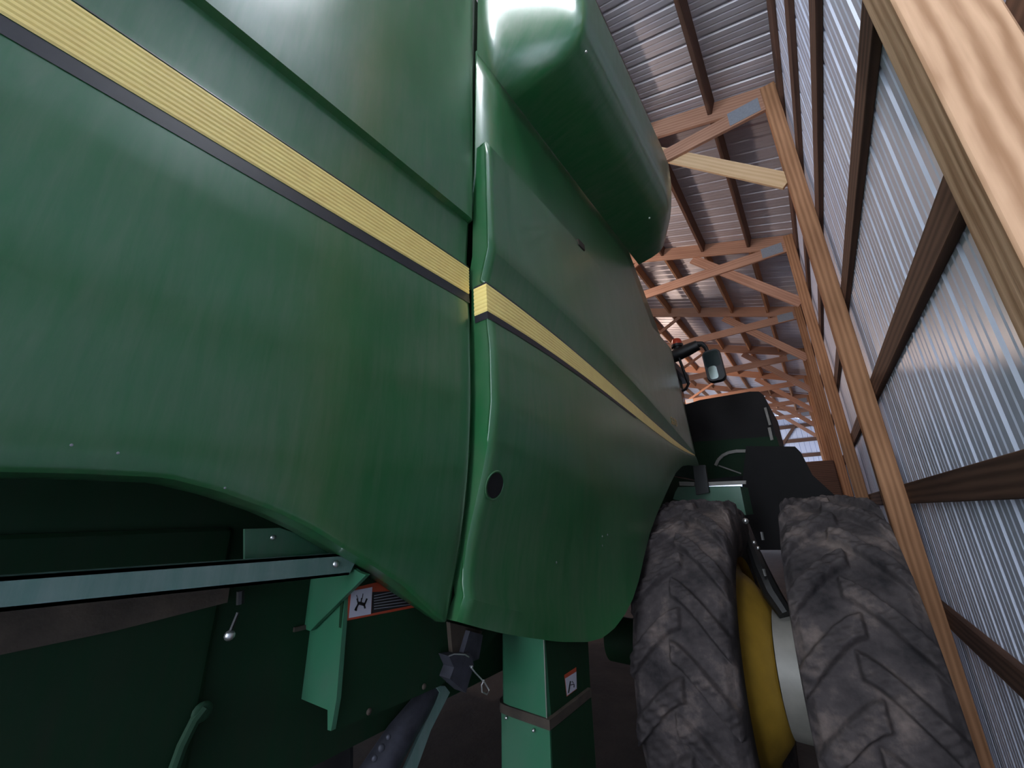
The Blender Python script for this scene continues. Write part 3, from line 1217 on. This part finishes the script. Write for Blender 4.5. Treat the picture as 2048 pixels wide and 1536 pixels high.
# gap plate behind the bar (dark green with small bolt)
mb = MB().prism([tuple(onX(u, v, -1.03)) for (u, v) in ((490, 1058), (560, 1056), (690, 1100), (640, 1120), (490, 1125))], (-.01, 0, 0))
GPL = mb.build('bracket_plate', GREEN_IN, CB)
MB().dome(tuple(onX(546, 1075, -1.029)), (1, 0, 0), .006, .004, 10).build('bolt_head', ZINC, GPL)
# lit bracket A facing the rear
A = [(470, 1150), (600, 1130), (690, 1128), (706, 1136), (717, 1144), (612, 1259), (560, 1248), (500, 1236), (478, 1200)]
mb = MB().prism([tuple(onY(u, v, .628)) for (u, v) in A], (0, .01, 0))
BRA = mb.build('bracket', GREEN_IN, CB)
mb = MB().prism([tuple(onY(u, v, .628)) for (u, v) in ((478, 1212), (612, 1250), (612, 1259), (560, 1254), (478, 1232))], (0, -.03, 0))
o = mb.build('bracket_flange', RUST, BRA)
mb = MB()
mb.prism([tuple(onY(u, v, .628)) for (u, v) in ((717, 1144), (612, 1259), (620, 1262), (732, 1150))], (0, .012, 0))
mb.build('bracket_flange', GREEN_IN, BRA)
# box B: plain green rear face, side face painted shade-dark, with the warning sticker
edge_x = -1.045
Bface = [(540, 1225), (690, 1165), (690, 1190), (673, 1398), (662, 1462), (655, 1460), (655, 1420), (600, 1397), (542, 1372)]
mb = MB().prism([tuple(onY(u, v, .645)) for (u, v) in Bface], (0, .012, 0))
BOXB = mb.build('frame_plate', GREEN_IN, CB)
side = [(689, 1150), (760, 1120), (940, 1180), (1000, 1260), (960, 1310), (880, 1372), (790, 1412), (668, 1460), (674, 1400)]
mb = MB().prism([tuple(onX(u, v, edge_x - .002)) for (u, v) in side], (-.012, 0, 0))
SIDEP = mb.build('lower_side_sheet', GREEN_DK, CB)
mb = MB()
for (u, v) in ((848, 1373), (738, 1423)):
    mb.dome(tuple(onX(u, v, edge_x)), (1, 0, 0), .008, .005, 10)
mb.build('bolt_head', RUST, SIDEP)

# warning sticker: orange frame, white pictogram field, rows of small print


def quad(pts, lift, m, name, parent, ax=0):
    q_ = [list(p) for p in pts]
    for p in q_:
        p[ax] += lift
    n = [0, 0, 0]
    n[ax] = .0004 if ax == 0 else -.0004
    return MB().prism([tuple(p) for p in q_], tuple(n)).build(name, m, parent, angle=0)


sx_ = edge_x
ST = quad([onX(u, v, sx_) for (u, v) in ((697, 1178), (772, 1160), (880, 1170), (880, 1205), (694, 1241))], .0006, ORANGE_ST, 'warning_sticker', SIDEP)
quad([onX(u, v, sx_) for (u, v) in ((702, 1182), (744, 1174), (741, 1228), (697, 1236))], .0012, WHITE_ST, 'pictogram_field', ST)
quad([onX(u, v, sx_) for (u, v) in ((744, 1184), (880, 1178), (880, 1199), (742, 1227))], .0011, BLACK_ST, 'print_field', ST)


def sub(u0, v0, u1, v1, wpx):
    du, dv = u1 - u0, v1 - v0
    L = math.hypot(du, dv)
    nx, ny = -dv / L * wpx / 2, du / L * wpx / 2
    return [(u0 + nx, v0 + ny), (u1 + nx, v1 + ny), (u1 - nx, v1 - ny), (u0 - nx, v0 - ny)]


mb = MB()
for (u0, v0, u1, v1, wp) in ((714, 1197, 717, 1209, 3.0), (717, 1206, 729, 1209, 6.5), (734, 1197, 729, 1209, 3.2), (717, 1207, 710, 1221, 3.4),
                             (728, 1208, 730, 1217, 3.6), (723, 1196, 722, 1206, 2.2), (713, 1190, 716, 1199, 1.2), (726, 1187, 724, 1198, 1.2),
                             (712, 1215, 712, 1222, 3.4)):
    mb.prism([tuple(onX(a, b3, sx_ + .0018)) for (a, b3) in sub(u0, v0, u1, v1, wp)], (.0004, 0, 0))
mb.build('pictogram', BLACK_ST, ST, angle=0)
mb = MB()
for k in range(6):
    v0 = 1190 + k * 5.3
    mb.prism([tuple(onX(a, b3, sx_ + .0015)) for (a, b3) in sub(748, v0 + 1.5, 800 + k * 6, v0 - 9, 1.5)], (.0003, 0, 0))
mb.build('small_print', GREY_INK, ST, angle=0)

# column D: plain green rear face, side face shade painted dark, small sticker
YD = 1.40


def PY(u, v, y=YD):
    return tuple(onY(u, v, y))


xc = onY(1088, 1285, YD)[0]
xl = onY(1000, 1285, YD)[0]
zt = onY(1088, 1240, YD)[2]
zj = onY(1098, 1450, YD)[2]
yr_ = 1.72
mb = MB()
# gently rounded left edge of the rear face
prf = [(xl - .03, YD + .10), (xl - .012, YD + .03), (xl + .01, YD + .006), (xl + .04, YD), (xc, YD), (xc, yr_), (xc - .05, yr_), (xl - .03, yr_)]
for (z0, z1, g) in ((zj, zt, 0.0),):
    mb.prism([(x, y, z0) for (x, y) in prf], (0, 0, z1 - z0))
COLD = mb.build('lower_column', GREEN_IN, CB, angle=30)
mb = MB()
prf2 = [(x + (.012 if x > -1 else -.006), y - .004) for (x, y) in prf]
mb.prism([(x, y, -1.45) for (x, y) in prf2], (0, 0, zj + 1.45))
mb.build('column_boot', GREEN_IN, COLD, angle=30)
mb = MB()
mb.prism([(x + (.016 if x > -1 else -.01), y - .008, zj - .012) for (x, y) in prf], (0, 0, .03))
o = mb.build('joint_band', RUST, COLD)
mb = MB()
mb.dome(PY(1067, 1461, YD - .012), (0, -1, 0), .006, .006, 10)
mb.dome(PY(1012, 1436, YD - .012), (0, -1, 0), .006, .004, 10)
mb.build('bolt_head', ZINC, COLD)
mb = MB()
mb.prism([(xc + .0005, YD + .002, zj), (xc + .0005, YD + .002, zt), (xc + .003, YD - .003, zt), (xc + .003, YD - .003, zj)], (-.004, 0, 0))
mb.build('edge_trim', PALEGREY, COLD)
xc0 = xc
xc = xc + .0012
S2 = quad([onX(u, v, xc) for (u, v) in ((1128, 1350), (1152, 1334), (1153, 1378), (1133, 1393))], .001, ORANGE_ST, 'warning_sticker', COLD)
quad([onX(u, v, xc) for (u, v) in ((1129.5, 1357), (1152, 1343), (1152.5, 1377), (1133.3, 1391))], .0016, WHITE_ST, 'pictogram_field', S2)
mb = MB()
for (u0, v0, u1, v1, wp) in ((1141, 1362, 1139, 1372, 2.2), (1139, 1372, 1137, 1386, 2.0), (1141, 1370, 1148, 1368, 1.4), (1148, 1368, 1148, 1375, 1.4), (1144, 1362, 1147, 1366, 1.2)):
    mb.prism([tuple(onX(a, b3, xc + .0022)) for (a, b3) in sub(u0, v0, u1, v1, wp)], (.0004, 0, 0))
mb.build('pictogram', BLACK_ST, S2, angle=0)
# column's side face: dark sheet laid on as its shade; dusty ledges
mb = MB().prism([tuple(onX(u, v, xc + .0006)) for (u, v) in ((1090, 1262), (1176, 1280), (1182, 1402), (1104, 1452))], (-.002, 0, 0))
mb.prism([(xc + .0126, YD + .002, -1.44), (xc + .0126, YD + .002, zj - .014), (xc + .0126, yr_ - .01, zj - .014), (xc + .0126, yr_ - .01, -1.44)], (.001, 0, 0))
mb.build('column_side_shade', GREEN_DK, CB)
mb = MB().prism([tuple(onX(u, v, xc + .003)) for (u, v) in ((1104, 1446), (1176, 1398), (1183, 1410), (1108, 1463))], (-.02, 0, 0))
mb.build('dusty_ledge', RUST, CB)
mb = MB().prism([tuple(onX(u, v, xc + .003)) for (u, v) in ((1130, 1506), (1175, 1484), (1186, 1492), (1142, 1524))], (-.04, 0, 0))
mb.prism([tuple(onX(u, v, xc)) for (u, v) in ((1134, 1515), (1148, 1510), (1150, 1560), (1134, 1560))], (-.03, 0, 0))
mb.build('step_bracket', RUST, CB)

# dark lower-left body with latch
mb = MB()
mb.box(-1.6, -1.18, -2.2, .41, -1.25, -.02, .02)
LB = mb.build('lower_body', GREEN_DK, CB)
mb = MB().prism([tuple(onX(u, v, -1.172)) for (u, v) in ((-200, 1345), (0, 1310), (230, 1262), (455, 1205), (460, 1170), (220, 1190), (0, 1225), (-200, 1260))], (-.015, 0, 0))
mb.build('dusty_rail', RUST, LB)
mb = MB()
mb.tube([tuple(onX(u, v, -1.165)) for (u, v) in ((340, 1560), (365, 1490), (390, 1440), (410, 1415))], .011, 8)
mb.dome(tuple(onX(404, 1424, -1.165)), (1, 0, 0), .02, .008, 16)
mb.build('latch_handle', GREEN_MID, LB)
mb = MB()
mb.tube([tuple(onX(481, 1182, -1.10)), tuple(onX(480, 1208, -1.10))], .008, 8)
mb.tube([tuple(onX(476, 1225, -1.10)), tuple(onX(461, 1262, -1.10))], .004, 6)
PIV = mb.build('pivot_pin', BLACK_PL, CB)
MB().dome(tuple(onX(459, 1271, -1.10)), (1, -.5, 0), .011, .009, 12).build('bolt_head', ZINC, PIV)
# black sheet standing for the shade deep in the gap
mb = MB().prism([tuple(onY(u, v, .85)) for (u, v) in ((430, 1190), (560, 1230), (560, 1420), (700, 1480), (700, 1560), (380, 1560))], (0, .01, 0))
mb.build('gap_shade_sheet', CHARCOAL, CB)

# hydraulic fitting with ring pin under the joint
mb = MB()
mb.prism([tuple(onX(u, v, -1.0)) for (u, v) in ((898, 1312), (940, 1306), (948, 1330), (932, 1386), (900, 1358), (908, 1335))], (-.05, 0, 0))
mb.prism([tuple(onX(u, v, -1.01)) for (u, v) in ((940, 1262), (966, 1270), (958, 1318), (938, 1326), (926, 1310))], (-.03, 0, 0))
HY = mb.build('hitch_fitting', GREYMET, CB)
mb = MB()
mb.tube([tuple(onX(u, v, -.975)) for (u, v) in ((940, 1332), (950, 1345), (968, 1364), (978, 1380), (974, 1389), (964, 1384), (963, 1370), (968, 1360))], .0022, 8)
mb.tube([tuple(onX(u, v, -.985)) for (u, v) in ((898, 1312), (908, 1308), (930, 1309), (938, 1314))], .002, 6)
mb.dome(tuple(onX(943, 1334, -.975)), (1, -.6, 0), .005, .004, 8)
mb.build('spring_pin', ZINC, HY)
MB().prism([tuple(onX(u, v, -1.03)) for (u, v) in ((900, 1245), (965, 1262), (945, 1310), (905, 1305))], (-.02, 0, 0)).build('hitch_bracket', RUST, CB)

# slanting shaft and tray under the machine
mb = MB()
mb.tube([tuple(onX(u, v, -1.16)) for (u, v) in ((745, 1560), (800, 1470), (850, 1400), (876, 1368))], [.05, .045, .035, .02], 12)
SH = mb.build('feed_shaft', GREYMET, CB)
mb = MB()
for (u, v, r0) in ((763, 1496, .010), (777, 1474, .007), (749, 1517, .008)):
    mb.dome(tuple(onX(u, v, -1.115)), (1, -.6, .2), r0, r0 * .5, 10)
mb.build('bolt_head', GREYMET, SH)
mb = MB().prism([tuple(onX(u, v, -1.13)) for (u, v) in ((800, 1560), (835, 1480), (880, 1385), (872, 1372), (890, 1372), (900, 1385), (862, 1460), (826, 1560))], (-.01, 0, 0))
mb.build('feed_shaft_guard', STEELBAR, CB)
# --- walkway corner of the machine ahead of the inner tyre
mb = MB().prism([tuple(onY(u, v, 4.3)) for (u, v) in ((1356, 974), (1480, 972), (1492, 1030), (1375, 1040), (1372, 1005), (1346, 998), (1350, 985))], (0, .5, 0))
WK = mb.build('walkway', GREEN_IN, CB)
mb = MB()
mb.prism([tuple(onY(u, v, 4.28)) for (u, v) in ((1358, 963), (1388, 964), (1388, 972), (1359, 971))], (0, .03, 0))
mb.prism([tuple(onY(u, v, 4.28)) for (u, v) in ((1416, 964), (1492, 961), (1492, 968), (1416, 972))], (0, .03, 0))
mb.build('walkway_rail', PALEGREY, WK)
mb = MB().prism([tuple(onY(u, v, 4.22)) for (u, v) in ((1386, 930), (1410, 930), (1418, 985), (1392, 990))], (0, .04, 0))
mb.build('walkway_post', BLACK_PL, WK)

# ------------------------------------------------------------------ dark machine parked ahead
DM = empty('parked_machine', (-.8, 6.4, -1.78),
           'near-black boxy farm machine parked ahead of the dual tyres, below the mirror', 'farm machine')
mb = MB()
out = [(1330, 822), (1400, 800), (1500, 783), (1518, 783), (1527, 790), (1534, 803), (1556, 892), (1330, 905)]
mb.prism([tuple(onY(u, v, 6.0)) for (u, v) in out], (0, 1.6, 0))
mb.build('cab', CHARCOAL, DM, angle=25)
o = MB().prism([tuple(onY(u, v, 5.99)) for (u, v) in ((1330, 888), (1552, 872), (1560, 896), (1494, 900), (1494, 950), (1330, 968))], (0, 1.2, 0)).build('bonnet', GREEN_DK, DM)
mb = MB().prism([tuple(onY(u, v, 5.9)) for (u, v) in ((1492, 892), (1590, 893), (1602, 905), (1625, 950), (1680, 1000), (1700, 1100), (1480, 1100), (1485, 960))], (0, 1.3, 0))
mb.build('guard', CHARCOAL, DM, angle=25)
mb = MB()
arc = [(1431, 931), (1436, 920), (1445, 911), (1457, 905), (1473, 902), (1493, 902)]
for (a, b3) in zip(arc[:-1], arc[1:]):
    mb.prism([tuple(onY(p, q2, 5.95)) for (p, q2) in sub(*a, *b3, 6)], (0, .02, 0))
mb.prism([tuple(onY(p, q2, 5.95)) for (p, q2) in sub(1437, 931, 1482, 947, 2.5)], (0, .02, 0))
mb.build('curved_rail', PALEGREY, DM)
mb = MB()
for (a, b3, wp) in (((1530, 815), (1540, 850), 5), ((1538, 855), (1544, 880), 6)):
    mb.prism([tuple(onY(p, q2, 5.97)) for (p, q2) in sub(*a, *b3, wp)], (0, .02, 0))
mb.build('cab_trim', PALEGREY, DM)
# dark brown block, kind unknown, low by the far right wall
mb = MB().box(-.7, .38, 11.2, 13.4, -1.78, .99, .05)
o = mb.build('dark_block', WOOD_DARK, None, origin=(-.16, 12.3, -1.78))
tag(o, 'tall dark brown block standing beyond the parked machine', 'crate')
